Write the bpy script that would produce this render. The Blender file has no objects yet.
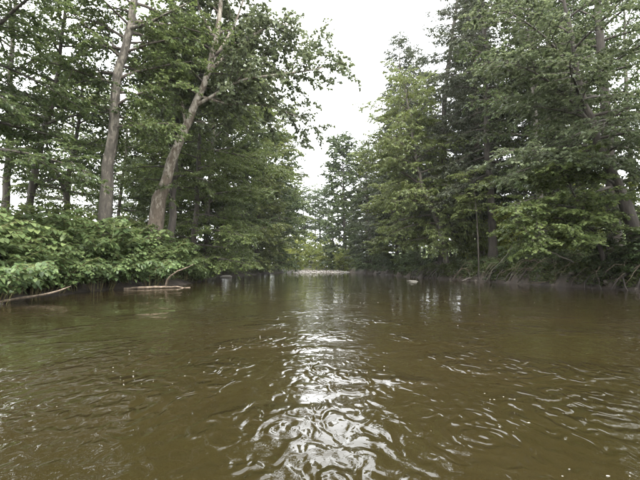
import bpy, bmesh, math, random
import numpy as np
from mathutils import Vector, noise as mnoise

R = math.radians
SC = bpy.context.scene
COL = SC.collection

# ------------------------------------------------------------------ camera
PITCH = R(4.0)
CAM_H = 1.0
cam_d = bpy.data.cameras.new('camera')
cam = bpy.data.objects.new('camera', cam_d)
COL.objects.link(cam)
cam.location = (0, 0, CAM_H)
cam.rotation_euler = (R(90) + PITCH, 0, 0)
cam_d.sensor_width = 36.0
cam_d.lens = 22.5
cam_d.clip_start = 0.05
cam_d.clip_end = 3000
SC.camera = cam

# ------------------------------------------------------------------ sky, sun, exposure
SUN_EL, SUN_ROT = R(56), R(165)
world = bpy.data.worlds.new('World')
SC.world = world
world.use_nodes = True
wt = world.node_tree
wt.nodes.clear()
sky = wt.nodes.new('ShaderNodeTexSky')
sky.sky_type = 'NISHITA'
sky.sun_disc = False
sky.sun_elevation = SUN_EL
sky.sun_rotation = SUN_ROT
sky.dust_density = 5.0
sky.air_density = 1.0
hsv = wt.nodes.new('ShaderNodeHueSaturation')
hsv.inputs['Saturation'].default_value = 0.12
# an even overcast deck over the clear sky
mixw = wt.nodes.new('ShaderNodeMix')
mixw.data_type = 'RGBA'
mixw.inputs['Factor'].default_value = 0.72
mixw.inputs['B'].default_value = (8.2, 8.4, 8.6, 1)
bgn = wt.nodes.new('ShaderNodeBackground')
bgn.inputs['Strength'].default_value = 0.145
wo = wt.nodes.new('ShaderNodeOutputWorld')
wt.links.new(sky.outputs[0], hsv.inputs['Color'])
wt.links.new(hsv.outputs[0], mixw.inputs['A'])
wt.links.new(mixw.outputs['Result'], bgn.inputs['Color'])
wt.links.new(bgn.outputs[0], wo.inputs[0])

sun_d = bpy.data.lights.new('sun', 'SUN')
sun_d.energy = 1.4
sun_d.angle = R(30)
sun_d.color = (1.0, 0.97, 0.92)
sun = bpy.data.objects.new('sun', sun_d)
COL.objects.link(sun)
sd = Vector((math.sin(SUN_ROT) * math.cos(SUN_EL), math.cos(SUN_ROT) * math.cos(SUN_EL), math.sin(SUN_EL)))
sun.rotation_euler = sd.to_track_quat('Z', 'Y').to_euler()
sun.location = (0, 20, 60)

SC.view_settings.view_transform = 'Standard'
SC.view_settings.look = 'None'
SC.view_settings.exposure = 2.65
SC.view_settings.gamma = 1.0
SC.view_settings.use_curve_mapping = False
SC.render.engine = 'CYCLES'
SC.cycles.max_bounces = 6
SC.cycles.diffuse_bounces = 3
SC.cycles.glossy_bounces = 2
SC.cycles.transmission_bounces = 4
SC.cycles.volume_bounces = 1
SC.cycles.use_denoising = True
SC.cycles.use_adaptive_sampling = True
SC.cycles.adaptive_threshold = 0.02
SC.cycles.sample_clamp_indirect = 8

# ------------------------------------------------------------------ helpers
FPX = 400.0
_cp, _sp = math.cos(PITCH), math.sin(PITCH)


def at(px, py, Y):
    """world point seen at photo pixel (px, py), at the distance Y up the river"""
    dx = (px - 320) / FPX
    u = (240 - py) / FPX
    dy = _cp - u * _sp
    dz = _sp + u * _cp
    s = Y / dy
    return np.array((dx * s, Y, CAM_H + dz * s))


def smooth(t):
    t = np.clip(t, 0, 1)
    return t * t * (3 - 2 * t)


_ly = [-60, 5, 11, 15.4, 19, 23.5, 30, 36, 44, 61, 80, 97, 130]
_lx = [-9.5, -8.6, -9.0, -10, -9.3, -8.4, -8.7, -10.0, -11.2, -9.6, -8.2, -7.6, -9]
_ry = [-60, 10, 17.4, 23.5, 30.8, 35.7, 40, 55, 73, 97, 130]
_rx = [15, 14.3, 13.9, 12.9, 12.2, 11.2, 10.4, 9.6, 8.6, 6.4, 6]


def wob(y, a):
    return 0.22 * np.sin(y * 1.3 + a) + 0.13 * np.sin(y * 2.9 + a * 2.1) + 0.07 * np.sin(y * 6.1 + a * 3.3)


def ground(x, y):
    x = np.asarray(x, float)
    y = np.asarray(y, float)
    dL = np.interp(y, _ly, _lx) + wob(y, 0.4) - x
    dR = x - np.interp(y, _ry, _rx) - wob(y, 2.0)
    dB = y - (91.0 + 1.2 * np.sin(x * 0.35 + 1) + 0.14 * (x - 0) ** 1)
    nz = (0.10 * np.sin(x * 1.1 + 0.7 * y) + 0.08 * np.sin(2.3 * x - 1.7 * y + 1) + 0.05 * np.sin(4.1 * x + 3.3 * y)
          + 0.04 * np.sin(7.3 * y - 5.1 * x))
    hL = 0.40 * smooth(dL / 1.0) + 0.75 * smooth((dL - 0.8) / 5) + 0.03 * np.clip(dL, 0, 60) + 0.06 * np.clip(dL - 12, 0, 70)
    hR = 0.95 * smooth(dR / 0.55) + 0.75 * smooth((dR - 0.5) / 2.5) + 0.45 * smooth((dR - 2.5) / 6) + 0.26 * np.clip(dR - 11, 0, 45)
    hB = 0.16 * smooth(dB / 2.5) + 0.9 * smooth((dB - 7) / 14)
    land = np.maximum(np.maximum(np.where(dL > 0, hL, -9), np.where(dR > 0, hR, -9)), np.where(dB > 0, hB, -9))
    d = np.maximum(np.maximum(dL, dR), dB)
    bed = -1.1 * smooth(-d / 3.0) - 0.02
    return np.where(d > 0, land + nz * smooth(d / 1.2) * 1.3, bed)


def gz(x, y):
    return float(ground(x, y))


def mesh_obj(name, verts, quads=None, tris=None, mat=None, parent=None, smooth_sh=False):
    me = bpy.data.meshes.new(name)
    verts = np.asarray(verts, np.float32)
    me.vertices.add(len(verts))
    me.vertices.foreach_set('co', verts.ravel())
    parts, starts, off = [], [], 0
    for arr, k in ((quads, 4), (tris, 3)):
        if arr is None or len(arr) == 0:
            continue
        arr = np.asarray(arr, np.int32)
        parts.append(arr.ravel())
        starts.append(off + np.arange(len(arr)) * k)
        off += arr.size
    li = np.concatenate(parts)
    st = np.concatenate(starts).astype(np.int32)
    me.loops.add(len(li))
    me.loops.foreach_set('vertex_index', li)
    me.polygons.add(len(st))
    me.polygons.foreach_set('loop_start', st)
    me.update(calc_edges=True)
    if smooth_sh:
        me.polygons.foreach_set('use_smooth', np.ones(len(st), bool))
    if mat:
        me.materials.append(mat)
    o = bpy.data.objects.new(name, me)
    COL.objects.link(o)
    o.parent = parent
    return o


def empty(name, loc):
    o = bpy.data.objects.new(name, None)
    o.empty_display_size = 0.3
    o.location = loc
    COL.objects.link(o)
    return o


def tag(o, label=None, cat=None, group=None, kind=None):
    if label:
        o['label'] = label
    if cat:
        o['category'] = cat
    if group:
        o['group'] = group
    if kind:
        o['kind'] = kind
    return o


def copy_tree(o, parent=None):
    c = o.copy()
    COL.objects.link(c)
    c.parent = parent
    for ch in list(o.children):
        copy_tree(ch, c)
    return c


class Buf:
    def __init__(s):
        s.v, s.q, s.n = [], [], 0

    def add(s, v, q):
        s.v.append(np.asarray(v, np.float32))
        s.q.append(np.asarray(q, np.int64) + s.n)
        s.n += len(v)

    def get(s):
        return np.concatenate(s.v), np.concatenate(s.q)


def unit(v):
    return v / np.maximum(np.linalg.norm(v, axis=-1, keepdims=True), 1e-9)


def resample(pts, n):
    pts = np.asarray(pts, float)
    if len(pts) == 2:
        return np.array([pts[0] + (pts[1] - pts[0]) * t for t in np.linspace(0, 1, n)])
    k = len(pts)
    out = []
    for t in np.linspace(0, k - 1 - 1e-6, n):
        i = int(t)
        f = t - i
        p0, p1, p2, p3 = pts[max(i - 1, 0)], pts[i], pts[min(i + 1, k - 1)], pts[min(i + 2, k - 1)]
        out.append(0.5 * (2 * p1 + (p2 - p0) * f + (2 * p0 - 5 * p1 + 4 * p2 - p3) * f * f + (3 * p1 - p0 - 3 * p2 + p3) * f ** 3))
    return np.array(out)


def tube(buf, pts, rad, sides=8, rng=None, rough=0.0):
    pts = np.asarray(pts, float)
    rad = np.asarray(rad, float)
    n = len(pts)
    tan = unit(np.gradient(pts, axis=0))
    ref = np.array((0.0, 0, 1)) if abs(tan[0, 2]) < 0.8 else np.array((1.0, 0, 0))
    s = unit(np.cross(tan, ref))
    t = np.cross(s, tan)
    a = np.linspace(0, 2 * math.pi, sides, endpoint=False)
    rr = np.repeat(rad[:, None], sides, 1)
    if rng is not None and rough:
        rr = rr * (1 + rough * rng.standard_normal(rr.shape))
    v = pts[:, None, :] + rr[:, :, None] * (np.cos(a)[None, :, None] * s[:, None, :] + np.sin(a)[None, :, None] * t[:, None, :])
    i = np.arange(n - 1)[:, None] * sides
    j = np.arange(sides)[None, :]
    jn = (j + 1) % sides
    q = np.stack((i + j, i + jn, i + sides + jn, i + sides + j), -1).reshape(-1, 4)
    buf.add(v.reshape(-1, 3), q)


def prisms(buf, P0, P1, P2, r0, r1, r2):
    """many thin three-sided branches with one bend each"""
    n = len(P0)
    if n == 0:
        return
    d = unit(P2 - P0)
    ref = np.where(np.abs(d[:, 2:3]) < 0.9, np.array([[0, 0, 1.0]]), np.array([[1.0, 0, 0]]))
    s = unit(np.cross(d, ref))
    t = np.cross(s, d)
    rings = []
    for P, r in ((P0, r0), (P1, r1), (P2, r2)):
        for k in range(3):
            a = 2 * math.pi * k / 3
            rings.append(P + np.reshape(r, (-1, 1)) * (math.cos(a) * s + math.sin(a) * t))
    v = np.stack(rings, 1)
    b = np.arange(n)[:, None] * 9
    q = []
    for ring in (0, 1):
        for k in range(3):
            kn = (k + 1) % 3
            q.append(np.concatenate((b + ring * 3 + k, b + ring * 3 + kn, b + ring * 3 + 3 + kn, b + ring * 3 + 3 + k), 1))
    buf.add(v.reshape(-1, 3), np.stack(q, 1).reshape(-1, 4))


def cones(buf, P0, P1, r):
    """many thin twigs, each a three-sided spike"""
    n = len(P0)
    d = unit(P1 - P0)
    sv = unit(np.cross(d, np.array([[0.31, 0.17, 0.93]])))
    t = np.cross(sv, d)
    v = [P0 + r * (math.cos(a) * sv + math.sin(a) * t) for a in (0, 2.094, 4.189)]
    v += [P1, P1 + 0.003 * sv]
    v = np.stack(v, 1)
    b = np.arange(n)[:, None] * 5
    q = np.stack([np.concatenate((b + k, b + (k + 1) % 3, b + 3, b + 4), 1) for k in range(2)], 1)
    buf.add(v.reshape(-1, 3), q.reshape(-1, 4))


def leaf_quads(P, D, UP, L, W, droop, fold=0.12):
    """one folded four-cornered leaf for each point"""
    n = len(P)
    L = np.reshape(L, (-1, 1)) * np.ones((n, 1))
    W = np.reshape(W, (-1, 1)) * np.ones((n, 1))
    S = unit(np.cross(D, UP))
    N = np.cross(S, D)
    v0 = P
    v1 = P + 0.42 * L * D + 0.5 * W * S + fold * W * N
    v2 = P + L * D
    v2 = v2 - np.array([[0, 0, 1.0]]) * (droop * L)
    v3 = P + 0.42 * L * D - 0.5 * W * S + fold * W * N
    v = np.stack((v0, v1, v2, v3), 1).reshape(-1, 3)
    q = np.arange(n * 4).reshape(-1, 4)
    return v, q


def leaf_heart(P, D, UP, L, W, droop):
    """broad heart-shaped leaf, two folded quads"""
    n = len(P)
    L = np.reshape(L, (-1, 1)) * np.ones((n, 1))
    W = np.reshape(W, (-1, 1)) * np.ones((n, 1))
    S = unit(np.cross(D, UP))
    N = np.cross(S, D)
    Z = np.array([[0, 0, 1.0]])
    v0 = P
    tip = P + L * D - Z * droop * L
    a1 = P + 0.08 * L * D + 0.46 * W * S + 0.10 * W * N
    a2 = P + 0.55 * L * D + 0.40 * W * S + 0.04 * W * N - Z * droop * 0.35 * L
    b1 = P + 0.08 * L * D - 0.46 * W * S + 0.10 * W * N
    b2 = P + 0.55 * L * D - 0.40 * W * S + 0.04 * W * N - Z * droop * 0.35 * L
    v = np.stack((v0, a1, a2, tip, b2, b1), 1).reshape(-1, 3)
    b = np.arange(n)[:, None] * 6
    q = np.concatenate((b + np.array([[0, 1, 2, 3]]), b + np.array([[0, 3, 4, 5]])), 0)
    return v, q


# ------------------------------------------------------------------ materials
def newmat(name):
    m = bpy.data.materials.new(name)
    m.use_nodes = True
    nt = m.node_tree
    nt.nodes.clear()
    out = nt.nodes.new('ShaderNodeOutputMaterial')
    return m, nt, out


def ramp(nt, fac, stops):
    r = nt.nodes.new('ShaderNodeValToRGB')
    el = r.color_ramp.elements
    while len(el) < len(stops):
        el.new(0.5)
    for e, (p, c) in zip(el, stops):
        e.position = p
        e.color = (*c, 1)
    nt.links.new(fac, r.inputs[0])
    return r.outputs[0]


def noise_node(nt, scale, detail=4, rough=0.55, vec=None, dist=0.0):
    n = nt.nodes.new('ShaderNodeTexNoise')
    n.inputs['Scale'].default_value = scale
    n.inputs['Detail'].default_value = detail
    n.inputs['Roughness'].default_value = rough
    n.inputs['Distortion'].default_value = dist
    if vec:
        nt.links.new(vec, n.inputs['Vector'])
    return n.outputs['Fac']


def leaf_mat(name, dark, mid, light, transl=0.35, rough=0.5):
    m, nt, out = newmat(name)
    geo = nt.nodes.new('ShaderNodeNewGeometry')
    oi = nt.nodes.new('ShaderNodeObjectInfo')
    c = ramp(nt, geo.outputs['Random Per Island'], ((0.0, dark), (0.5, mid), (1.0, light)))
    h = nt.nodes.new('ShaderNodeHueSaturation')
    mr = nt.nodes.new('ShaderNodeMapRange')
    mr.inputs['To Min'].default_value = 0.490
    mr.inputs['To Max'].default_value = 0.508
    nt.links.new(oi.outputs['Random'], mr.inputs['Value'])
    nt.links.new(mr.outputs[0], h.inputs['Hue'])
    nt.links.new(c, h.inputs['Color'])
    tc = nt.nodes.new('ShaderNodeTexCoord')
    nv = noise_node(nt, 0.7, 3, 0.6, tc.outputs['Object'])
    vr = nt.nodes.new('ShaderNodeMapRange')
    vr.inputs['From Min'].default_value = 0.3
    vr.inputs['From Max'].default_value = 0.7
    vr.inputs['To Min'].default_value = 0.78
    vr.inputs['To Max'].default_value = 1.25
    nt.links.new(nv, vr.inputs['Value'])
    nt.links.new(vr.outputs[0], h.inputs['Value'])
    p = nt.nodes.new('ShaderNodeBsdfPrincipled')
    p.inputs['Roughness'].default_value = rough
    p.inputs['Specular IOR Level'].default_value = 0.35
    nt.links.new(h.outputs[0], p.inputs['Base Color'])
    t = nt.nodes.new('ShaderNodeBsdfTranslucent')
    h2 = nt.nodes.new('ShaderNodeHueSaturation')
    h2.inputs['Hue'].default_value = 0.485
    h2.inputs['Saturation'].default_value = 1.0
    h2.inputs['Value'].default_value = 1.5
    nt.links.new(h.outputs[0], h2.inputs['Color'])
    nt.links.new(h2.outputs[0], t.inputs['Color'])
    mx = nt.nodes.new('ShaderNodeMixShader')
    mx.inputs[0].default_value = transl
    nt.links.new(p.outputs[0], mx.inputs[1])
    nt.links.new(t.outputs[0], mx.inputs[2])
    nt.links.new(mx.outputs[0], out.inputs[0])
    return m


def bark_mat(name, c1, c2, c3, scale=6.0, stretch=0.25, bump=0.5, mottled=False):
    m, nt, out = newmat(name)
    tc = nt.nodes.new('ShaderNodeTexCoord')
    mp = nt.nodes.new('ShaderNodeMapping')
    mp.inputs['Scale'].default_value = (1, 1, stretch)
    nt.links.new(tc.outputs['Object'], mp.inputs[0])
    f = noise_node(nt, scale, 6, 0.65, mp.outputs[0])
    if mottled:
        g = noise_node(nt, scale * 0.7, 6, 0.65, mp.outputs[0], 0.4)
        sz = nt.nodes.new('ShaderNodeSeparateXYZ')
        nt.links.new(tc.outputs['Object'], sz.inputs[0])
        zr = nt.nodes.new('ShaderNodeMapRange')
        for key, val in zip(('From Min', 'From Max', 'To Min', 'To Max'), (1.0, 8.0, -0.08, 0.12)):
            zr.inputs[key].default_value = val
        nt.links.new(sz.outputs['Z'], zr.inputs['Value'])
        ad = nt.nodes.new('ShaderNodeMath')
        ad.operation = 'ADD'
        nt.links.new(g, ad.inputs[0])
        nt.links.new(zr.outputs[0], ad.inputs[1])
        g = ad.outputs[0]
        c0 = ramp(nt, g, ((0.34, c1), (0.46, c2), (0.56, c2), (0.68, c3)))
        mxb = nt.nodes.new('ShaderNodeMix')
        mxb.data_type = 'RGBA'
        mxb.blend_type = 'MULTIPLY'
        mxb.inputs['Factor'].default_value = 0.8
        nt.links.new(c0, mxb.inputs['A'])
        nt.links.new(ramp(nt, f, ((0.32, (0.45, 0.42, 0.38)), (0.62, (1.0, 1.0, 1.0)))), mxb.inputs['B'])
        c = mxb.outputs['Result']
    else:
        c = ramp(nt, f, ((0.3, c1), (0.5, c2), (0.72, c3)))
    p = nt.nodes.new('ShaderNodeBsdfPrincipled')
    p.inputs['Roughness'].default_value = 0.85
    nt.links.new(c, p.inputs['Base Color'])
    f2 = noise_node(nt, scale * 4, 5, 0.7, mp.outputs[0])
    b = nt.nodes.new('ShaderNodeBump')
    b.inputs['Strength'].default_value = bump
    b.inputs['Distance'].default_value = 0.07
    nt.links.new(f2, b.inputs['Height'])
    nt.links.new(b.outputs[0], p.inputs['Normal'])
    nt.links.new(p.outputs[0], out.inputs[0])
    return m


M = {}
M['sycamore_leaf'] = leaf_mat('sycamore_leaf', (0.0435, 0.0585, 0.0285), (0.0675, 0.0870, 0.0420), (0.1013, 0.1200, 0.0638), 0.4, 0.42)
M['broad_leaf'] = leaf_mat('broad_leaf', (0.042, 0.062, 0.020), (0.070, 0.094, 0.031), (0.105, 0.130, 0.048), 0.43, 0.45)
M['dark_leaf'] = leaf_mat('dark_leaf', (0.0285, 0.0450, 0.0173), (0.0480, 0.0705, 0.0255), (0.0750, 0.1005, 0.0375), 0.4, 0.45)
M['light_leaf'] = leaf_mat('light_leaf', (0.058, 0.080, 0.024), (0.090, 0.117, 0.036), (0.132, 0.156, 0.056), 0.45, 0.48)
M['skylit_leaf'] = leaf_mat('skylit_leaf', (0.075, 0.095, 0.018), (0.115, 0.14, 0.028), (0.16, 0.185, 0.04), 0.5, 0.5)  # bushes under open sky: their brightness is put into the leaf colour
M['needle'] = leaf_mat('needle', (0.0300, 0.0375, 0.0195), (0.0480, 0.0570, 0.0300), (0.0720, 0.0810, 0.0435), 0.2, 0.55)
M['knotweed_leaf'] = leaf_mat('knotweed_leaf', (0.036, 0.060, 0.019), (0.062, 0.092, 0.030), (0.10, 0.134, 0.048), 0.33, 0.5)
M['grass_leaf'] = leaf_mat('grass_leaf', (0.0338, 0.0525, 0.0150), (0.0638, 0.0863, 0.0263), (0.0975, 0.1125, 0.0413), 0.3)
M['dead_leaf'] = leaf_mat('dead_leaf', (0.0450, 0.0338, 0.0210), (0.0825, 0.0638, 0.0413), (0.1275, 0.1013, 0.0675), 0.1, 0.8)
M['bark_grey'] = bark_mat('bark_grey', (0.0360, 0.0296, 0.0224), (0.0880, 0.0760, 0.0600), (0.1600, 0.1440, 0.1200))
M['bark_dark'] = bark_mat('bark_dark', (0.0176, 0.0136, 0.0104), (0.0400, 0.0320, 0.0248), (0.0760, 0.0640, 0.0512))
M['bark_brown'] = bark_mat('bark_brown', (0.0400, 0.0272, 0.0176), (0.0920, 0.0656, 0.0448), (0.1520, 0.1160, 0.0840))
M['bark_sycamore'] = bark_mat('bark_sycamore', (0.05, 0.036, 0.025), (0.12, 0.094, 0.068), (0.33, 0.30, 0.25), 6.5, 0.4, 0.8, True)
M['bark_pale'] = bark_mat('bark_pale', (0.018, 0.015, 0.011), (0.062, 0.053, 0.041), (0.19, 0.17, 0.138), 7.0, 0.35, 0.9, True)
M['driftwood'] = bark_mat('driftwood', (0.0400, 0.0288, 0.0192), (0.1360, 0.1000, 0.0680), (0.2640, 0.2160, 0.1600), 9, 0.6, 0.8)
M['twig'] = bark_mat('twig', (0.0240, 0.0184, 0.0136), (0.0520, 0.0400, 0.0304), (0.0880, 0.0720, 0.0560))


def water_mat():
    m, nt, out = newmat('river_water')
    tc = nt.nodes.new('ShaderNodeTexCoord')
    P = tc.outputs['Object']
    L = nt.links

    def math_n(op, a, b=None):
        n = nt.nodes.new('ShaderNodeMath')
        n.operation = op
        for i, v in enumerate((a, b)):
            if v is None:
                continue
            if isinstance(v, (int, float)):
                n.inputs[i].default_value = v
            else:
                L.new(v, n.inputs[i])
        return n.outputs[0]

    def mapr(v, a, b, c, d):
        n = nt.nodes.new('ShaderNodeMapRange')
        n.interpolation_type = 'SMOOTHSTEP'
        for k, x in zip(('From Min', 'From Max', 'To Min', 'To Max'), (a, b, c, d)):
            n.inputs[k].default_value = x
        L.new(v, n.inputs['Value'])
        return n.outputs[0]

    # long lazy swell, swirling ripples in patches, and a fine shiver
    mp = nt.nodes.new('ShaderNodeMapping')
    mp.inputs['Scale'].default_value = (1.2, 0.75, 1)
    L.new(P, mp.inputs[0])
    swell = noise_node(nt, 1.1, 2, 0.5, mp.outputs[0], 0.3)
    rip = noise_node(nt, 5.6, 1, 0.4, mp.outputs[0], 1.2)
    fine = noise_node(nt, 13.0, 2, 0.5, mp.outputs[0], 0.8)
    # the boat has stirred the water round it
    vd = nt.nodes.new('ShaderNodeVectorMath')
    vd.operation = 'DISTANCE'
    L.new(P, vd.inputs[0])
    vd.inputs[1].default_value = (0, 1.0, 0)
    dist = vd.outputs['Value']
    stir = math_n('MULTIPLY', math_n('EXPONENT', math_n('MULTIPLY', dist, -0.25)), 0.05)
    base = mapr(dist, 2.0, 13.0, 0.20, 0.085)
    patch = mapr(math_n('ADD', noise_node(nt, 0.75, 2, 0.5, P, 0.6), stir), 0.47, 0.66, 0.0, 1.0)
    patch = math_n('ADD', base, math_n('MULTIPLY', patch, mapr(dist, 3.0, 12.0, 0.75, 0.22)))
    h = math_n('MULTIPLY', swell, 0.006)
    h = math_n('ADD', h, math_n('MULTIPLY', math_n('MULTIPLY', rip, patch), 0.047))
    h = math_n('ADD', h, math_n('MULTIPLY', math_n('MULTIPLY', fine, patch), 0.0035))
    # spreading rings
    for (cx, cy, k, amp, fall) in ((1.95, 2.75, 34, 0.0115, 2.0), (1.9, 3.9, 40, 0.005, 2.2), (-1.6, 3.1, 28, 0.0105, 1.5), (0.95, 2.45, 40, 0.006, 2.6)):
        v = nt.nodes.new('ShaderNodeVectorMath')
        v.operation = 'DISTANCE'
        L.new(P, v.inputs[0])
        v.inputs[1].default_value = (cx, cy, 0)
        d0 = math_n('ADD', v.outputs['Value'], math_n('MULTIPLY', rip, 0.25))
        s = math_n('SINE', math_n('MULTIPLY', d0, k))
        e = math_n('EXPONENT', math_n('MULTIPLY', d0, -fall))
        h = math_n('ADD', h, math_n('MULTIPLY', math_n('MULTIPLY', s, e), amp))
    b = nt.nodes.new('ShaderNodeBump')
    b.inputs['Strength'].default_value = 1.0
    b.inputs['Distance'].default_value = 1.0
    L.new(h, b.inputs['Height'])
    c = ramp(nt, noise_node(nt, 0.12, 3, 0.5, P, 0.5), ((0.35, (0.0126, 0.0102, 0.0034)), (0.65, (0.0168, 0.0116, 0.0050))))
    p = nt.nodes.new('ShaderNodeBsdfPrincipled')
    p.inputs['Roughness'].default_value = 0.008
    p.inputs['IOR'].default_value = 1.333
    L.new(c, p.inputs['Base Color'])
    L.new(b.outputs[0], p.inputs['Normal'])
    L.new(p.outputs[0], out.inputs[0])
    return m


def ground_mat():
    m, nt, out = newmat('forest_floor')
    geo = nt.nodes.new('ShaderNodeNewGeometry')
    tc = nt.nodes.new('ShaderNodeTexCoord')
    P = tc.outputs['Object']
    sep = nt.nodes.new('ShaderNodeSeparateXYZ')
    nt.links.new(P, sep.inputs[0])
    f = noise_node(nt, 2.2, 8, 0.65, P)
    mud = ramp(nt, f, ((0.3, (0.016, 0.012, 0.008)), (0.55, (0.040, 0.029, 0.020)), (0.75, (0.080, 0.060, 0.042))))
    grass = ramp(nt, noise_node(nt, 1.1, 8, 0.7, P), ((0.3, (0.035, 0.05, 0.016)), (0.55, (0.075, 0.10, 0.03)), (0.75, (0.13, 0.15, 0.05))))
    mr = nt.nodes.new('ShaderNodeMapRange')
    mr.inputs['From Min'].default_value = 0.9
    mr.inputs['From Max'].default_value = 1.9
    add = nt.nodes.new('ShaderNodeMath')
    add.operation = 'ADD'
    n2 = noise_node(nt, 0.8, 4, 0.6, P)
    nt.links.new(sep.outputs['Z'], add.inputs[0])
    nt.links.new(n2, add.inputs[1])
    nt.links.new(add.outputs[0], mr.inputs['Value'])
    mx = nt.nodes.new('ShaderNodeMix')
    mx.data_type = 'RGBA'
    nt.links.new(mr.outputs[0], mx.inputs['Factor'])
    nt.links.new(mud, mx.inputs['A'])
    nt.links.new(grass, mx.inputs['B'])
    p = nt.nodes.new('ShaderNodeBsdfPrincipled')
    p.inputs['Roughness'].default_value = 0.9
    nt.links.new(mx.outputs['Result'], p.inputs['Base Color'])
    b = nt.nodes.new('ShaderNodeBump')
    b.inputs['Strength'].default_value = 0.8
    b.inputs['Distance'].default_value = 0.12
    nt.links.new(noise_node(nt, 7, 8, 0.7, P), b.inputs['Height'])
    nt.links.new(b.outputs[0], p.inputs['Normal'])
    nt.links.new(p.outputs[0], out.inputs[0])
    return m


def stone_mat(name, c1, c2, sc=6):
    m, nt, out = newmat(name)
    tc = nt.nodes.new('ShaderNodeTexCoord')
    c = ramp(nt, noise_node(nt, sc, 6, 0.6, tc.outputs['Object']), ((0.3, c1), (0.7, c2)))
    p = nt.nodes.new('ShaderNodeBsdfPrincipled')
    p.inputs['Roughness'].default_value = 0.75
    nt.links.new(c, p.inputs['Base Color'])
    b = nt.nodes.new('ShaderNodeBump')
    b.inputs['Strength'].default_value = 0.5
    b.inputs['Distance'].default_value = 0.05
    nt.links.new(noise_node(nt, sc * 4, 6, 0.6, tc.outputs['Object']), b.inputs['Height'])
    nt.links.new(b.outputs[0], p.inputs['Normal'])
    nt.links.new(p.outputs[0], out.inputs[0])
    return m


M['water'] = water_mat()
M['ground'] = ground_mat()
M['stone_pale'] = stone_mat('stone_pale', (0.2400, 0.2240, 0.2000), (0.4160, 0.4000, 0.3680))
M['stone_grey'] = stone_mat('stone_grey', (0.1120, 0.1000, 0.0840), (0.2400, 0.2240, 0.1960))
M['stone_dark'] = stone_mat('stone_dark', (0.0440, 0.0360, 0.0272), (0.1120, 0.0920, 0.0720))
M['foam'] = stone_mat('foam', (0.15, 0.14, 0.11), (0.30, 0.28, 0.24))


# ------------------------------------------------------------------ terrain and water
def axis(lo, hi, fine_lo, fine_hi, step):
    a = [fine_lo]
    s = step
    while a[-1] > lo:
        s *= 1.25
        a.append(max(lo, a[-1] - s))
    b = list(np.arange(fine_lo, fine_hi, step)) + [fine_hi]
    s = step
    while b[-1] < hi:
        s *= 1.25
        b.append(min(hi, b[-1] + s))
    return np.array(sorted(set(a[1:] + b)))


gx = axis(-900, 900, -22, 22, 0.42)
gy = axis(-70, 1400, 4, 112, 0.55)
X, Yg = np.meshgrid(gx, gy)
Z = ground(X, Yg)
nx, ny = len(gx), len(gy)
ii = (np.arange(ny - 1)[:, None] * nx + np.arange(nx - 1)[None, :]).ravel()
terr = mesh_obj('terrain', np.stack((X.ravel(), Yg.ravel(), Z.ravel()), 1),
                np.stack((ii, ii + 1, ii + nx + 1, ii + nx), 1), None, M['ground'], None, True)
tag(terr, 'river banks and valley floor of mud, leaf litter and grass', None, None, 'structure')

wx = np.linspace(-17, 21, 39)
wy = np.linspace(-65, 100, 166)
X, Yg = np.meshgrid(wx, wy)
nx, ny = len(wx), len(wy)
ii = (np.arange(ny - 1)[:, None] * nx + np.arange(nx - 1)[None, :]).ravel()
wat = mesh_obj('river_water', np.stack((X.ravel(), Yg.ravel(), 0 * X.ravel()), 1),
               np.stack((ii, ii + 1, ii + nx + 1, ii + nx), 1), None, M['water'], None, True)
tag(wat, 'murky olive brown river with rippled reflections', None, None, 'structure')


# ------------------------------------------------------------------ tree generator
KIND = dict(
    # limb: elevation at foot/top of crown (deg), bend (deg over its length), roll spread of side branches (deg)
    sycamore=dict(leaf='sycamore_leaf', L=0.21, W=0.20, ds=0.30, dt=0.20, tl=0.62, nl=9, e0=18, e1=55, bend=-18, roll=70, droop=0.35, upj=0.75, sub=0.46),
    broad=dict(leaf='broad_leaf', L=0.17, W=0.125, ds=0.27, dt=0.18, tl=0.58, nl=12, e0=12, e1=55, bend=-20, roll=45, droop=0.3, upj=0.50, sub=0.48),
    layer=dict(leaf='broad_leaf', L=0.15, W=0.10, ds=0.25, dt=0.18, tl=0.55, nl=13, e0=2, e1=45, bend=-22, roll=20, droop=0.25, upj=0.30, sub=0.48),
    maple=dict(leaf='light_leaf', L=0.16, W=0.145, ds=0.27, dt=0.18, tl=0.52, nl=11, e0=5, e1=45, bend=-25, roll=16, droop=0.3, upj=0.35, sub=0.48),
    feather=dict(leaf='light_leaf', L=0.16, W=0.075, ds=0.30, dt=0.19, tl=0.62, nl=14, e0=5, e1=60, bend=-40, roll=35, droop=0.5, upj=0.5, sub=0.44),
    conifer=dict(leaf='needle', L=0.21, W=0.06, ds=0.27, dt=0.17, tl=0.55, nl=13, e0=-8, e1=40, bend=-8, roll=16, droop=0.35, upj=0.6, sub=0.42),
)


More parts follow.
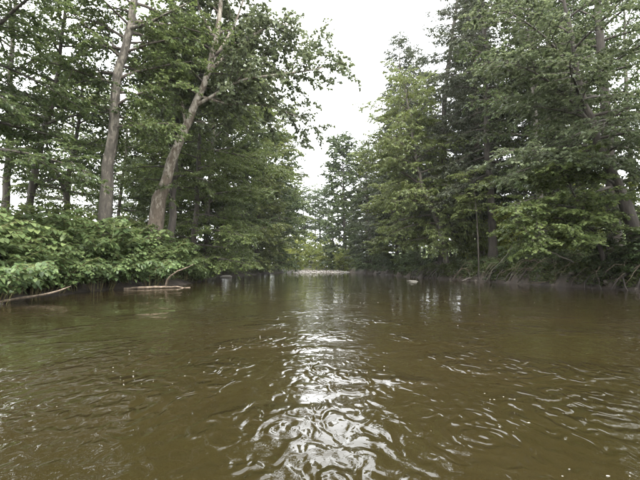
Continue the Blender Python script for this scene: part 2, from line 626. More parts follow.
def make_foliage(rng, K, limbs, wood, leaves, dens=1.0, leaf_scale=1.0, twigs=True):
    """limbs: list of (points, length). adds side branches, twigs and leaves"""
    P0, D0, L0, NRM = [], [], [], []
    for pts, L in limbs:
        seg = np.linalg.norm(np.diff(pts, axis=0), axis=1)
        cum = np.concatenate(([0], np.cumsum(seg)))
        tot = cum[-1]
        n = max(3, int(tot / K['ds'] * dens))
        s = np.clip((np.arange(n) + rng.uniform(0.1, 0.9, n)) / n, 0, 1) * 0.86 + 0.14
        d = s * tot
        p = np.stack([np.interp(d, cum, pts[:, k]) for k in range(3)], 1)
        p2 = np.stack([np.interp(np.minimum(d + 0.3, tot + 0.0), cum, pts[:, k]) for k in range(3)], 1)
        p1 = np.stack([np.interp(np.maximum(d - 0.3, 0), cum, pts[:, k]) for k in range(3)], 1)
        t = unit(p2 - p1)
        side = unit(np.cross(t, np.array([[0, 0, 1.0]])) + 1e-4)
        up = np.cross(side, t)
        sg = np.where(np.arange(n) % 2 == 0, 1.0, -1.0)
        roll = np.radians(rng.normal(0, K['roll'], n))
        lat = (np.cos(roll) * sg)[:, None] * side + np.sin(roll)[:, None] * up
        ang = np.radians(rng.uniform(32, 68, n))[:, None]
        dr = np.cos(ang) * t + np.sin(ang) * lat
        ln = tot * K['sub'] * (1.05 - 0.8 * s) * rng.uniform(0.6, 1.2, n) + 0.35
        P0.append(p)
        D0.append(unit(dr))
        L0.append(np.minimum(ln, 3.2))
        # limb end itself
        P0.append(pts[-2:-1])
        D0.append(unit(pts[-1:] - pts[-2:-1]))
        L0.append(np.array([0.6]))
    P0 = np.concatenate(P0)
    D0 = np.concatenate(D0)
    L0 = np.concatenate(L0)
    n = len(P0)
    sag = np.array([[0, 0, -1.0]]) * (0.10 * L0 * K['droop'] / 0.3)[:, None]
    P1 = P0 + D0 * (L0 * 0.5)[:, None] + rng.normal(0, 0.04, (n, 3)) * L0[:, None] + sag * 0.3
    P2 = P0 + D0 * L0[:, None] + rng.normal(0, 0.05, (n, 3)) * L0[:, None] + sag * 1.6
    prisms(wood, P0, P1, P2, 0.010 + 0.007 * L0, 0.008 + 0.004 * L0, np.full(n, 0.004))
    # twigs
    m = np.maximum(2, (L0 / K['dt'] * dens).astype(int))
    idx = np.repeat(np.arange(n), m)
    cnt = np.concatenate([np.arange(k) for k in m])
    N = len(idx)
    s = np.clip((cnt + rng.uniform(0.2, 1.0, N)) / m[idx], 0, 1)[:, None]
    A = np.where(s < 0.5, P0[idx] + (P1[idx] - P0[idx]) * s * 2, P1[idx] + (P2[idx] - P1[idx]) * (s * 2 - 1))
    t = unit(P2[idx] - P0[idx])
    side = unit(np.cross(t, np.array([[0, 0, 1.0]])) + 1e-4)
    up = np.cross(side, t)
    sg = np.where(cnt % 2 == 0, 1.0, -1.0)
    roll = np.radians(rng.normal(0, K['roll'] * 0.8, N))
    lat = (np.cos(roll) * sg)[:, None] * side + np.sin(roll)[:, None] * up
    ang = np.radians(rng.uniform(25, 65, N))[:, None]
    td = unit(np.cos(ang) * t + np.sin(ang) * lat + np.array([[0, 0, -0.25 * K['droop'] / 0.3]]) * rng.uniform(0, 1, (N, 1)))
    tl = K['tl'] * rng.uniform(0.5, 1.25, N) * (1.1 - 0.5 * s[:, 0])
    if twigs:
        cones(wood, A, A + td * tl[:, None], 0.006)
    # leaves
    nl = K['nl']
    li = np.repeat(np.arange(N), nl)
    k = np.tile(np.arange(nl), N)
    q = len(li)
    keep = rng.uniform(0, 1, q) < 0.9
    li, k = li[keep], k[keep]
    q = len(li)
    f = ((k + rng.uniform(0.2, 1.0, q)) / nl)[:, None]
    LP = A[li] + td[li] * tl[li][:, None] * f + rng.normal(0, 0.025, (q, 3))
    tt = td[li]
    sd_ = unit(np.cross(tt, np.array([[0, 0, 1.0]])) + 1e-4)
    sg = np.where(k % 2 == 0, 1.0, -1.0)[:, None]
    a = np.radians(rng.uniform(25, 75, q))[:, None]
    D = unit(np.cos(a) * tt + np.sin(a) * sg * sd_ + rng.normal(0, 0.22, (q, 3)) + np.array([[0, 0, -0.25 * K['droop'] / 0.3]]))
    UP = unit(np.array([[0, 0, 1.0]]) + rng.normal(0, K['upj'], (q, 3)))
    Ls = K['L'] * leaf_scale * rng.uniform(0.65, 1.2, q)
    v, fq = leaf_quads(LP, D, UP, Ls, Ls * K['W'] / K['L'], K['droop'] * 0.5)
    leaves.add(v, fq)


def make_tree(name, label, cat, trunk, kind, bark, seed, crown=(0.25, 1.0), n_limbs=34, reach=4.5, shape='round', avoid=None,
              limbs=(), group=None, dens=1.0, leaf_scale=1.0, leaf=None, bias=None, extra_trunks=(), twigs=True, roots=(), min_el=None):
    """trunk: list of (x, y, z, radius) in the world"""
    rng = np.random.default_rng(seed)
    K = dict(KIND[kind])
    if leaf:
        K['leaf'] = leaf
    tr = np.array(trunk, float)
    base = tr[0, :3].copy()
    base[2] = gz(base[0], base[1])
    tr[0, 2] = base[2] - 0.25
    root = empty(name, base)
    tag(root, label, cat, group)
    pts = resample(tr[:, :3], 22)
    rad = np.interp(np.linspace(0, 1, 22), np.linspace(0, 1, len(tr)), tr[:, 3])
    rad[0] *= 1.35
    rad[1] *= 1.1
    pts[1:-1] += rng.normal(0, 0.05, (20, 3)) * min(1.0, rad[0] * 3) * np.array([1, 1, 0.3])
    tb = Buf()
    tube(tb, pts - base, rad, 14, rng, 0.06)
    all_tr = [(pts, rad)]
    for et in extra_trunks:
        et = np.array(et, float)
        p2 = resample(et[:, :3], 14)
        r2 = np.interp(np.linspace(0, 1, 14), np.linspace(0, 1, len(et)), et[:, 3])
        tube(tb, p2 - base, r2, 9, rng, 0.05)
        all_tr.append((p2, r2))
    v, q = tb.get()
    trunk_o = mesh_obj('trunk', v, q, None, M[bark], root, True)
    wood, leaves = Buf(), Buf()
    LM = []
    for lp in limbs:
        lp = np.array(lp, float)
        p3 = resample(lp[:, :3], 12)
        r3 = np.interp(np.linspace(0, 1, 12), np.linspace(0, 1, len(lp)), lp[:, 3])
        b3 = Buf()
        tube(b3, p3 - base, r3, 8, rng, 0.05)
        vv, qq = b3.get()
        mesh_obj('limb', vv, qq, None, M[bark], trunk_o, True)
        if lp[0, 3] < 0.5 and not (len(lp[0]) > 4 and lp[0, 4] < 0):
            LM.append((p3, 1))
    for rp in roots:
        rp = np.array(rp, float)
        p3 = resample(rp[:, :3], 9)
        r3 = np.interp(np.linspace(0, 1, 9), np.linspace(0, 1, len(rp)), rp[:, 3])
        b3 = Buf()
        tube(b3, p3 - base, r3, 6, rng, 0.08)
        vv, qq = b3.get()
        mesh_obj('root', vv, qq, None, M['bark_dark'], trunk_o, True)
    ga = 2.39996
    az = rng.uniform(0, 6.28)
    share = [1.0] if len(all_tr) == 1 else [0.6] + [0.4 / (len(all_tr) - 1)] * (len(all_tr) - 1)
    for (tp, trd), sh in zip(all_tr, share):
        k = int(round(n_limbs * sh))
        for i in range(k):
            u = (i + rng.uniform(0.1, 0.9)) / k
            t = crown[0] + (crown[1] - crown[0]) * u
            j = t * (len(tp) - 1)
            j0 = min(int(j), len(tp) - 2)
            p = tp[j0] + (tp[j0 + 1] - tp[j0]) * (j - j0)
            r = trd[j0]
            for _ in range(12):
                az += ga + rng.normal(0, 0.35)
                ok = True
                if avoid is not None and t < avoid[2]:
                    dlt = (az - avoid[0] + math.pi) % (2 * math.pi) - math.pi
                    ok = abs(dlt) > avoid[1]
                if ok:
                    break
            if shape == 'round':
                prof = math.sqrt(max(0.02, 1 - (2 * u - 0.85) ** 2 / 1.5)) * (1 if u < 0.8 else 1 - (u - 0.8) * 2.4)
            elif shape == 'cone':
                prof = (1 - u) ** 0.75 + 0.10
            elif shape == 'flat':
                prof = 1.0 - 0.55 * u
            else:
                prof = 0.75 + 0.35 * math.sin(u * 9 + seed) * (1 - u)
            Lb = max(0.6, reach * prof * rng.uniform(0.75, 1.2))
            if bias is not None:
                dlt = (az - bias[0] + math.pi) % (2 * math.pi) - math.pi
                Lb *= 1 + bias[1] * math.cos(dlt)
            el = math.radians(K['e0'] + (K['e1'] - K['e0']) * u ** 1.3 + rng.normal(0, 7))
            ns = 8
            pp = [p]
            a2 = az
            for s in range(ns):
                e = el + math.radians(K['bend']) * (s / ns)
                if kind == 'conifer':
                    e = el + math.radians(-16) * math.sin(math.pi * min(1, s / ns * 1.1)) + math.radians(14) * (s / ns) ** 2
                a2 += rng.normal(0, 0.09)
                pp.append(pp[-1] + np.array((math.cos(a2) * math.cos(e), math.sin(a2) * math.cos(e), math.sin(e))) * Lb / ns)
            pp = np.array(pp)
            rr = np.linspace(min(r * 0.6, 0.012 + 0.017 * Lb), 0.007, len(pp))
            tube(wood, pp - base, rr, 5)
            LM.append((pp, Lb))
    LM = [(p - base, l) for p, l in LM]
    make_foliage(rng, K, LM, wood, leaves, dens, leaf_scale, twigs)
    v, q = wood.get()
    bo = mesh_obj('branches', v, q, None, M['bark_dark' if bark in ('bark_dark', 'bark_brown') else 'twig'], root, True)
    v, q = leaves.get()
    v = v.reshape(-1, 4, 3)
    q = None
    fl = v[:, 0, 2] + base[2] > 0.08          # nothing grows below the water
    v = v[fl].reshape(-1, 3)
    co = mesh_obj('crown', v, np.arange(len(v)).reshape(-1, 4), None, M[K['leaf']], root)
    co['kind'] = 'stuff'
    return root


def back(path, k):
    """the same path seen from further off: distance and girth scaled together"""
    return [(a, b, c * k, r * k) for a, b, c, r in path]


def px_path(*pts):
    """(px, py, Y, radius) -> world points"""
    return [(*at(a, b, c), r) for a, b, c, r in pts]


def upright(px, Y, h, r, lean=(0, 0), x=None):
    x = (px - 320) / FPX * Y if x is None else x
    if Y < 95:
        x = min(x, float(np.interp(Y, _ly, _lx)) - 0.9) if x < 0 else max(x, float(np.interp(Y, _ry, _rx)) + 0.9)
    z = gz(x, Y)
    return [(x, Y, z, r), (x + lean[0] * 0.2, Y + lean[1] * 0.2, z + h * 0.25, r * 0.82), (x + lean[0] * 0.55, Y + lean[1] * 0.55, z + h * 0.55, r * 0.58),
            (x + lean[0] * 0.85, Y + lean[1] * 0.85, z + h * 0.82, r * 0.28), (x + lean[0], Y + lean[1], z + h, 0.02)]


def cam_az(x, y):
    return math.atan2(-y, -x)


T = {}
# ---------------------------------------------- left bank
tp = px_path(*back([(104, 225, 18.6, 0.34), (108, 175, 18.6, 0.26), (114, 120, 18.4, 0.22), (122, 60, 18.2, 0.19), (134, 4, 18, 0.16), (146, -80, 17.8, 0.13), (150, -190, 17.5, 0.03)], 1.13))
T['tall'] = make_tree('tall_tree', 'tall straight tree with pale mottled trunk rising above the knotweed', 'tree', tp, 'broad', 'bark_pale', 11,
                      crown=(0.30, 1.0), n_limbs=40, reach=4.6, avoid=(cam_az(-10, 18.6), 0.8, 0.72),
                      limbs=[px_path(*back([(131, 28, 18, 0.10), (146, 24, 17.8, 0.07), (166, 14, 17.6, 0.05), (190, 2, 17.2, 0.02)], 1.13)),
                             px_path(*back([(122, 62, 18.2, 0.08), (110, 40, 18.5, 0.05), (92, 22, 18.8, 0.03)], 1.13))], dens=0.85)

sy = px_path(*back([(150, 232, 22.3, 0.52), (158, 205, 22.3, 0.37), (169, 172, 22.2, 0.27), (182, 135, 22.0, 0.22), (197, 102, 21.8, 0.19), (208, 76, 21.6, 0.165),
             (216, 40, 21.3, 0.15), (224, -20, 21, 0.10), (232, -110, 20.6, 0.02)], 1.13))
T['syc'] = make_tree('sycamore_tree', 'leaning pale barked sycamore whose forked limbs reach far over the water', 'tree', sy, 'sycamore', 'bark_sycamore', 5,
                     crown=(0.42, 1.0), n_limbs=22, reach=4.6, avoid=(cam_az(-8, 22), 1.1, 0.85), shape='round',
                     limbs=[px_path(*back([(195, 106, 21.8, 0.11), (216, 94, 21.4, 0.085), (242, 80, 21, 0.065), (275, 75, 20.6, 0.06), (312, 70, 20.2, 0.035), (344, 62, 19.8, 0.012)], 1.13)),
                            px_path(*back([(209, 72, 21.6, 0.12), (236, 48, 21.4, 0.09), (262, 30, 21.2, 0.06), (282, 24, 21, 0.035), (296, 28, 20.8, 0.012)], 1.13)),
                            px_path(*back([(212, 62, 21.5, 0.10), (232, 30, 21.9, 0.08), (246, -8, 22.2, 0.05), (256, -40, 22.6, 0.02)], 1.13)),
                            px_path(*back([(200, 96, 21.8, 0.10), (228, 104, 22.6, 0.07), (262, 104, 23.4, 0.05), (296, 116, 24, 0.03), (318, 128, 24.4, 0.012)], 1.13)),
                            px_path(*back([(232, 86, 21.2, 0.06), (262, 58, 21.6, 0.05), (296, 44, 22, 0.03), (328, 40, 22.4, 0.012)], 1.13)),
                            px_path(*back([(186, 124, 21.9, 0.11), (180, 90, 22.4, 0.08), (178, 50, 22.8, 0.06), (172, 5, 23.2, 0.03)], 1.13)),
                            px_path(*back([(216, 40, 21.3, 0.09), (200, 10, 20.8, 0.06), (186, -40, 20.4, 0.03)], 1.13))], dens=0.95)

T['syc2'] = make_tree('forest_tree', 'dark trunked tree standing right behind the leaning sycamore', 'tree', upright(171, 27, 22, 0.27, (0.4, 0)), 'broad', 'bark_dark', 21,
                      crown=(0.22, 1.0), n_limbs=34, reach=4.2, dens=0.75)

T['lh'] = make_tree('hemlock_tree', 'dark hemlock at the left edge with drooping layered boughs', 'tree', upright(-52, 15.5, 19, 0.30, (0.5, 0)), 'layer', 'bark_dark', 31,
                    crown=(0.2, 1.0), n_limbs=36, reach=5.0, shape='flat', leaf='dark_leaf', dens=0.95,
                    limbs=[px_path((-30, 60, 15.2, 0.09), (0, 24, 14.8, 0.07), (24, 2, 14.5, 0.05), (50, -16, 14.2, 0.02))])
T['l3'] = make_tree('forest_tree', 'leaning dark trunk with layered leaves behind the left end of the knotweed', 'tree',
                    px_path((24, 228, 21, 0.21), (31, 195, 21, 0.17), (44, 130, 21, 0.14), (56, 80, 21, 0.11), (66, 0, 21, 0.07), (70, -90, 21, 0.02)), 'layer', 'bark_dark', 33,
                    crown=(0.22, 1.0), n_limbs=32, reach=4.0, leaf='dark_leaf', dens=0.8)
T['l4'] = make_tree('forest_tree', 'slender forked tree between the leaning dark trunk and tall pale trunk', 'tree',
                    px_path((70, 226, 23, 0.18), (66, 200, 23, 0.15), (72, 160, 23, 0.11), (82, 100, 23, 0.08), (86, 40, 23, 0.02)), 'layer', 'bark_dark', 35,
                    crown=(0.2, 1.0), n_limbs=26, reach=3.6, dens=0.75,
                    extra_trunks=[px_path((68, 205, 23, 0.11), (60, 180, 23, 0.09), (48, 150, 23.3, 0.06), (40, 110, 23.6, 0.02))])

lay = [(198, 31, 19, 0.24, 0.6, 41, 'layered leafy tree over the hollow just past the knotweed'),
       (214, 40, 24, 0.28, 1.0, 42, 'tall leafy tree behind the hollow past the knotweed'),
       (224, 47, 25, 0.28, 1.2, 43, 'second leafy tree beyond the hollow on the left bank'),
       (243, 56, 27, 0.30, 1.5, 44, 'tall dark tree midway along the left bank'),
       (258, 64, 28, 0.30, 1.5, 45, 'leafy tree with slanting trunk further down the left bank'),
       (276, 74, 25, 0.28, 1.5, 46, 'far leafy tree nearing the gravel bar on the left bank'),
       (292, 86, 22, 0.26, 0.5, 47, 'farthest left bank tree beside the gravel bar')]
for px, Y, h, r, ln, sd_, lab in lay:
    T['lay%d' % sd_] = make_tree('forest_tree', lab, 'tree', upright(px, Y, h, r, (ln, -0.3)), 'layer' if sd_ % 2 else 'broad', 'bark_dark', sd_, crown=(0.08, 1.0),
                                 n_limbs=46, reach=5.2, shape='round', bias=(0, 0.35), dens=0.9 if Y < 50 else 0.72, leaf_scale=1.1 + max(0, Y - 30) * 0.014,
                                 leaf=('broad_leaf', 'dark_leaf', 'light_leaf')[sd_ % 3], twigs=Y < 50, group='trees lining the left bank')

# ---------------------------------------------- right bank
rb = px_path(*back([(443, 252, 38.5, 0.42), (443, 215, 38.5, 0.34), (443, 150, 38.5, 0.29), (447, 80, 38.5, 0.2), (456, 10, 38.5, 0.14), (468, -60, 38.5, 0.09), (474, -130, 38.5, 0.02)], 1.06))
x0, y0 = rb[0][0], 38.5 * 1.06
RX = lambda y: float(np.interp(y, _ry, _rx))
roots = []
rr = np.random.default_rng(3)
for k in range(11):
    yy = y0 - 4.5 + k * 0.75
    xe = RX(yy) - 0.25
    z1 = gz(x0 - 0.5, (y0 * 2 + yy) / 3)
    xm = RX(yy) + 0.75
    roots.append([(x0 - 0.1, y0, gz(x0, y0) + 0.35, 0.15), ((x0 + xm) / 2, (y0 + yy) / 2, gz((x0 + xm) / 2, (y0 + yy) / 2) + 0.12, 0.11),
                  (xm, yy - 0.1, gz(xm, yy) + 0.12, 0.085), (xe + 0.1, yy + rr.normal(0, 0.2), 0.45, 0.06), (xe - 0.05, yy + rr.normal(0, 0.3), -0.15, 0.035)])
def bank_roots(x, y, n, span, seed):
    rr = np.random.default_rng(seed)
    out = []
    for k in range(n):
        yy = y - span / 2 + span * (k + rr.uniform(0, 0.8)) / n
        xe, xm = RX(yy) - 0.2, RX(yy) + rr.uniform(0.5, 0.9)
        out.append([(x - 0.1, y, gz(x, y) + 0.25, 0.11), ((x + xm) / 2, (y + yy) / 2 + rr.normal(0, 0.3), gz((x + xm) / 2, (y + yy) / 2) + 0.10, 0.08),
                    (xm, yy, gz(xm, yy) + 0.10, 0.06), (xe + 0.12, yy + rr.normal(0, 0.2), rr.uniform(0.3, 0.6), 0.042), (xe, yy + rr.normal(0, 0.3), -0.12, 0.022)])
    return out


T['r1'] = make_tree('spruce_tree', 'dark spruce on the undercut right bank with exposed roots and a bowed low limb', 'tree', rb, 'conifer', 'bark_dark', 51,
                    crown=(0.16, 1.0), n_limbs=110, reach=4.8, shape='cone', dens=0.72, leaf_scale=1.35,
                    limbs=[px_path((445, 206, 40.7, 0.16), (450, 224, 40.4, 0.16), (458, 236, 40.0, 0.14), (471, 242, 39.6, 0.10), (482, 236, 39.4, 0.04))], roots=roots)
T['r2'] = make_tree('locust_tree', 'pale green feathery tree leaning out in front of the dark spruces', 'tree',
                    px_path((448, 259, 37.5, 0.26), (438, 225, 37.3, 0.21), (420, 180, 37.1, 0.17), (412, 130, 36.9, 0.11), (404, 78, 36.7, 0.02)), 'feather', 'bark_grey', 52,
                    crown=(0.14, 1.0), n_limbs=56, reach=5.2, bias=(math.pi, 0.15), dens=0.85, leaf_scale=1.3)
T['r3'] = make_tree('spruce_tree', 'spruce with a ragged pointed top against the sky', 'tree', upright(404, 58, 34, 0.36, (-0.3, 0)), 'conifer', 'bark_brown', 53,
                    crown=(0.15, 1.0), n_limbs=100, reach=5.4, shape='cone', dens=0.66, leaf_scale=1.8)
T['r4'] = make_tree('spruce_tree', 'tallest spruce behind the feathery tree, its top out of view', 'tree', upright(478, 48, 36, 0.40, (0.2, 0)), 'conifer', 'bark_brown', 54,
                    crown=(0.12, 1.0), n_limbs=110, reach=5.2, shape='cone', dens=0.7, leaf_scale=1.6)
T['r5'] = make_tree('spruce_tree', 'straight spruce trunk with sparse boughs behind the thin sapling', 'tree', upright(492, 34, 32, 0.32, (-0.2, 0)), 'conifer', 'bark_dark', 55,
                    crown=(0.2, 1.0), n_limbs=100, reach=5.2, shape='cone', dens=0.68, leaf_scale=1.35)
T['r6'] = make_tree('forest_tree', 'grey trunked leafy tree above the overhanging maple', 'tree', upright(543, 28, 23, 0.24, (-0.5, 0)), 'broad', 'bark_grey', 56,
                    crown=(0.28, 1.0), n_limbs=34, reach=4.6, dens=0.75, leaf='dark_leaf', roots=bank_roots(15.6, 28, 7, 5.5, 71))
T['r7'] = make_tree('hemlock_tree', 'dark hemlock near the right edge with heavy boughs', 'tree', upright(616, 23, 24, 0.36, (-0.6, 0)), 'conifer', 'bark_dark', 57,
                    crown=(0.14, 1.0), n_limbs=62, reach=5.4, shape='flat', dens=0.75, leaf='dark_leaf')
T['r8'] = make_tree('forest_tree', 'leaning tree at the right edge with light green leaves arching over the water', 'tree',
                    px_path((640, 250, 19.5, 0.34), (626, 205, 19.4, 0.25), (606, 160, 19.2, 0.19), (588, 110, 19, 0.15), (572, 40, 18.6, 0.10), (556, -60, 18.2, 0.02)), 'maple', 'bark_dark', 58,
                    crown=(0.34, 1.0), n_limbs=34, reach=4.0, dens=0.85, leaf='sycamore_leaf', roots=bank_roots(15.6, 19.5, 8, 4.5, 72),
                    limbs=[px_path((596, 130, 19.1, 0.09), (560, 90, 18.6, 0.06), (520, 66, 18.2, 0.035), (486, 62, 17.9, 0.012)),
                           px_path((606, 160, 19.2, 0.08), (570, 160, 18.6, 0.055), (530, 150, 18.2, 0.03), (500, 152, 18, 0.012)),
                           px_path((618, 185, 19.3, 0.08), (590, 172, 18.8, 0.06), (545, 165, 18.4, 0.035), (510, 175, 18, 0.012)),
                           px_path((580, 80, 18.8, 0.08), (548, 40, 18.4, 0.05), (512, 14, 18, 0.03), (480, 4, 17.6, 0.012))])
T['r9'] = make_tree('maple_tree', 'low light green maple spreading flat sprays over the dark bank hollow', 'tree',
                    px_path((606, 262, 20, 0.12), (598, 240, 19.8, 0.09), (586, 215, 19.6, 0.07), (572, 190, 19.4, 0.04), (566, 172, 19.3, 0.015)), 'maple', 'bark_dark', 59,
                    crown=(0.25, 1.0), n_limbs=14, reach=2.6, dens=1.1, bias=(math.pi, 0.3),
                    limbs=[px_path((598, 240, 19.8, 0.06), (570, 222, 19.2, 0.045), (540, 216, 18.8, 0.03), (508, 226, 18.4, 0.01)),
                           px_path((594, 232, 19.7, 0.05), (566, 208, 19.0, 0.04), (538, 198, 18.5, 0.025), (512, 206, 18.1, 0.01)),
                           px_path((600, 246, 19.8, 0.05), (574, 240, 19.0, 0.035), (548, 238, 18.5, 0.025), (528, 250, 18.1, 0.01)),
                           px_path((590, 222, 19.7, 0.05), (562, 228, 18.6, 0.035), (545, 232, 18.2, 0.02), (532, 240, 17.8, 0.01))])
T['r10'] = make_tree('sapling', 'thin straight sapling with a tuft of yellow green leaves on the right bank edge', 'sapling',
                     px_path((479, 266, 30.5, 0.055), (478, 245, 30.5, 0.05), (477, 220, 30.5, 0.04), (475, 198, 30.4, 0.03), (474, 176, 30.4, 0.01)), 'maple', 'bark_dark', 60,
                     crown=(0.62, 1.0), n_limbs=12, reach=1.6, dens=1.1)
T['r11'] = make_tree('forest_tree', 'hazy tall tree standing behind the right end of the gravel bar', 'tree', upright(345, 100, 34, 0.42, (-0.5, 0)), 'broad', 'bark_dark', 61,
                     crown=(0.05, 1.0), n_limbs=80, reach=6.2, shape='round', dens=0.62, leaf_scale=2.3, leaf='dark_leaf', twigs=False)
T['r12'] = make_tree('forest_tree', 'rounded leafy tree on the right bank near the gravel bar', 'tree', upright(371, 74, 22, 0.32, (-1, 0)), 'layer', 'bark_dark', 62,
                     crown=(0.06, 1.0), n_limbs=44, reach=5.0, shape='round', dens=0.75, leaf_scale=1.8, twigs=False, leaf='dark_leaf')
T['r13'] = make_tree('forest_tree', 'bright leafed small tree dipping towards the water below the feathery tree', 'tree', upright(392, 54, 11, 0.16, (-1.2, -0.6)), 'maple', 'bark_dark', 63,
                     crown=(0.12, 1.0), n_limbs=30, reach=4.0, shape='round', dens=0.8, leaf_scale=1.3, twigs=False)


# ---------------------------------------------- trees of the woods behind, copies of the ones in front
def place_copy(src, x, y, rz, sc, label, group, name=None):
    o = copy_tree(T[src])
    o.location = (x, y, gz(x, y) - 0.05)
    o.rotation_euler = (0, 0, rz)
    o.scale = (sc, sc, sc * 1.0)
    o.name = name or T[src].name.split('.')[0]
    tag(o, label, 'tree', group)
    return o


rw = np.random.default_rng(77)


def zone(x, y, table):
    px = 320 + FPX * x / y
    for lim, txt in table:
        if px < lim:
            return txt
    return table[-1][1]


ZL = ((95, 'left of the tall pale trunk'), (150, 'between the tall pale trunk and the sycamore'), (185, 'just right of the sycamore trunk'),
      (225, 'above the hollow past the knotweed'), (262, 'midway down the left bank'), (400, 'near the gravel bar on the left'))
ZR = ((385, 'near the gravel bar on the right'), (440, 'behind the pale feathery tree'), (500, 'behind the thin sapling'),
      (575, 'behind the overhanging maple'), (999, 'behind the right edge hemlock'))
ZK = ((75, 'above the bare slanting branch'), (122, 'between the slanting branch and the log'), (192, 'behind the weathered log'), (999, 'tapering off past the log'))
ZF = ((300, 'left of the gravel bar gap'), (332, 'in the gap over the gravel bar'), (999, 'right of the gravel bar gap'))
back_left = [(-19, 24), (-17, 33), (-23, 36), (-18, 43), (-26, 47), (-17.5, 54), (-22, 62), (-15.5, 70), (-20, 80), (-14, 92), (-20, 100), (-13.5, 36), (-13.2, 51), (-12.8, 60), (-12.0, 69), (-11.5, 79), (-10.0, 90), (-24, 54), (-16, 46), (-27, 66)]
for i, (x, y) in enumerate(back_left):
    place_copy(('syc2', 'l3', 'lay41', 'lay42')[i % 4], x, y, rw.uniform(0, 6.28), rw.uniform(0.8, 1.05),
               'background woodland tree ' + zone(x, y, ZL), 'woodland trees ' + zone(x, y, ZL), 'woodland_tree')
back_right = [(22, 28), (21, 38), (27, 42), (18, 45), (23, 52), (17, 62), (22, 70), (14, 83), (18, 92), (12.6, 66), (11.5, 80), (10.5, 90), (14.6, 56), (19.5, 33), (30, 52), (26, 62), (20, 80)]
for i, (x, y) in enumerate(back_right):
    place_copy(('r6', 'r5', 'lay42', 'r4')[i % 4], x, y, rw.uniform(0, 6.28), rw.uniform(0.75, 1.0),
               'background woodland tree ' + zone(x, y, ZR), 'woodland trees ' + zone(x, y, ZR), 'woodland_tree')
far = [(-18, 118), (-11, 124), (-9.5, 120), (0.5, 150), (5, 138), (14, 118), (20, 130), (-26, 135), (27, 120), (-5, 140), (-2, 170), (9, 122), (-13, 150), (12, 160)]
for i, (x, y) in enumerate(far):
    place_copy(('lay46', 'r12', 'lay45', 'r12')[i % 4], x, y, rw.uniform(0, 6.28), (1.3 if -6 < x < 4 else rw.uniform(0.95, 1.2)),
               'far hazy tree ' + zone(x, y, ZF), 'far trees ' + zone(x, y, ZF), 'woodland_tree')
place_copy('r3', 14.6, 61, 1.9, 0.98, 'spruce just right of the ragged spruce top against the sky', None, 'spruce_tree')
place_copy('lh', -14.5, 8, 2.1, 0.95, 'layered hemlock just outside the left of the view', None, 'hemlock_tree')
place_copy('r8', 18.0, 13.0, 0.3, 1.0, 'leafy tree just outside the right of the view', None, 'forest_tree')


# ------------------------------------------------------------------ knotweed thicket
def knotweed_mesh(seed, n_st=15, h=2.1, lean=0.9):
    rng = np.random.default_rng(seed)
    wood, lv = Buf(), Buf()
    LP, LD = [], []
    for i in range(n_st):
        az = rng.uniform(0, 6.28)
        r0 = rng.uniform(0, 0.45)
        L = h * rng.uniform(0.65, 1.15)
        az2 = az + rng.normal(0, 0.5)
        el = math.radians(rng.uniform(72, 88))
        p = np.array((math.cos(az) * r0, math.sin(az) * r0, -0.1))
        pp = [p]
        n = 10
        for s in range(n):
            e = el - math.radians(lean * 85) * (s / n) ** 1.8
            pp.append(pp[-1] + np.array((math.cos(az2) * math.cos(e), math.sin(az2) * math.cos(e), math.sin(e))) * L / n)
        pp = np.array(pp)
        tube(wood, pp, np.linspace(0.012, 0.004, n + 1), 4)
        runs = [(pp, 0.25)]
        for b in range(6):                       # side shoots, near level
            s = rng.uniform(0.35, 0.92)
            j = s * n
            j0 = min(int(j), n - 1)
            q0 = pp[j0] + (pp[j0 + 1] - pp[j0]) * (j - j0)
            a = az2 + rng.choice([-1, 1]) * rng.uniform(0.5, 1.5)
            l2 = rng.uniform(0.35, 0.8)
            q = [q0]
            for s2 in range(5):
                e = math.radians(28 - 14 * s2)
                q.append(q[-1] + np.array((math.cos(a) * math.cos(e), math.sin(a) * math.cos(e), math.sin(e))) * l2 / 5)
            q = np.array(q)
            tube(wood, q, np.linspace(0.006, 0.002, 6), 3)
            runs.append((q, 0.1))
        for q, s0 in runs:
            seg = np.linalg.norm(np.diff(q, axis=0), axis=1)
            cum = np.concatenate(([0], np.cumsum(seg)))
            d = np.arange(s0 * cum[-1], cum[-1], 0.075)
            d = d + rng.normal(0, 0.012, len(d))
            P = np.stack([np.interp(d, cum, q[:, k]) for k in range(3)], 1)
            t = unit(q[-1] - q[len(q) // 2])
            sd2 = unit(np.cross(t, np.array((0, 0, 1.0))) + 1e-4)
            sg = np.where(np.arange(len(d)) % 2 == 0, 1.0, -1.0)[:, None]
            D = unit(t * 0.55 + sg * sd2 * rng.uniform(0.5, 1.0, (len(d), 1)) + rng.normal(0, 0.18, (len(d), 3)) + np.array([[0, 0, -0.1]]))
            LP.append(P + D * 0.03)
            LD.append(D)
    LP = np.concatenate(LP)
    LD = np.concatenate(LD)
    n = len(LP)
    UP = unit(np.array([[0, 0, 1.0]]) + rng.normal(0, 0.22, (n, 3)))
    L = rng.uniform(0.09, 0.20, n)
    v, q = leaf_heart(LP, LD, UP, L, L * 0.82, 0.28)
    lv.add(v, q)
    return wood.get(), lv.get()


M['cane'] = bark_mat('cane', (0.0720, 0.0440, 0.0200), (0.1040, 0.0880, 0.0320), (0.0960, 0.1200, 0.0400), 4, 1, 0.1)
protos = []
for s in range(6):
    (wv, wq), (lv, lq) = knotweed_mesh(200 + s, 15, 2.0, 0.75 + 0.08 * (s % 3))
    a = mesh_obj('stems', wv, wq, None, M['cane'])
    b = mesh_obj('foliage', lv, lq, None, M['knotweed_leaf'])
    protos.append((a.data, b.data))
    bpy.data.objects.remove(a)
    bpy.data.objects.remove(b)


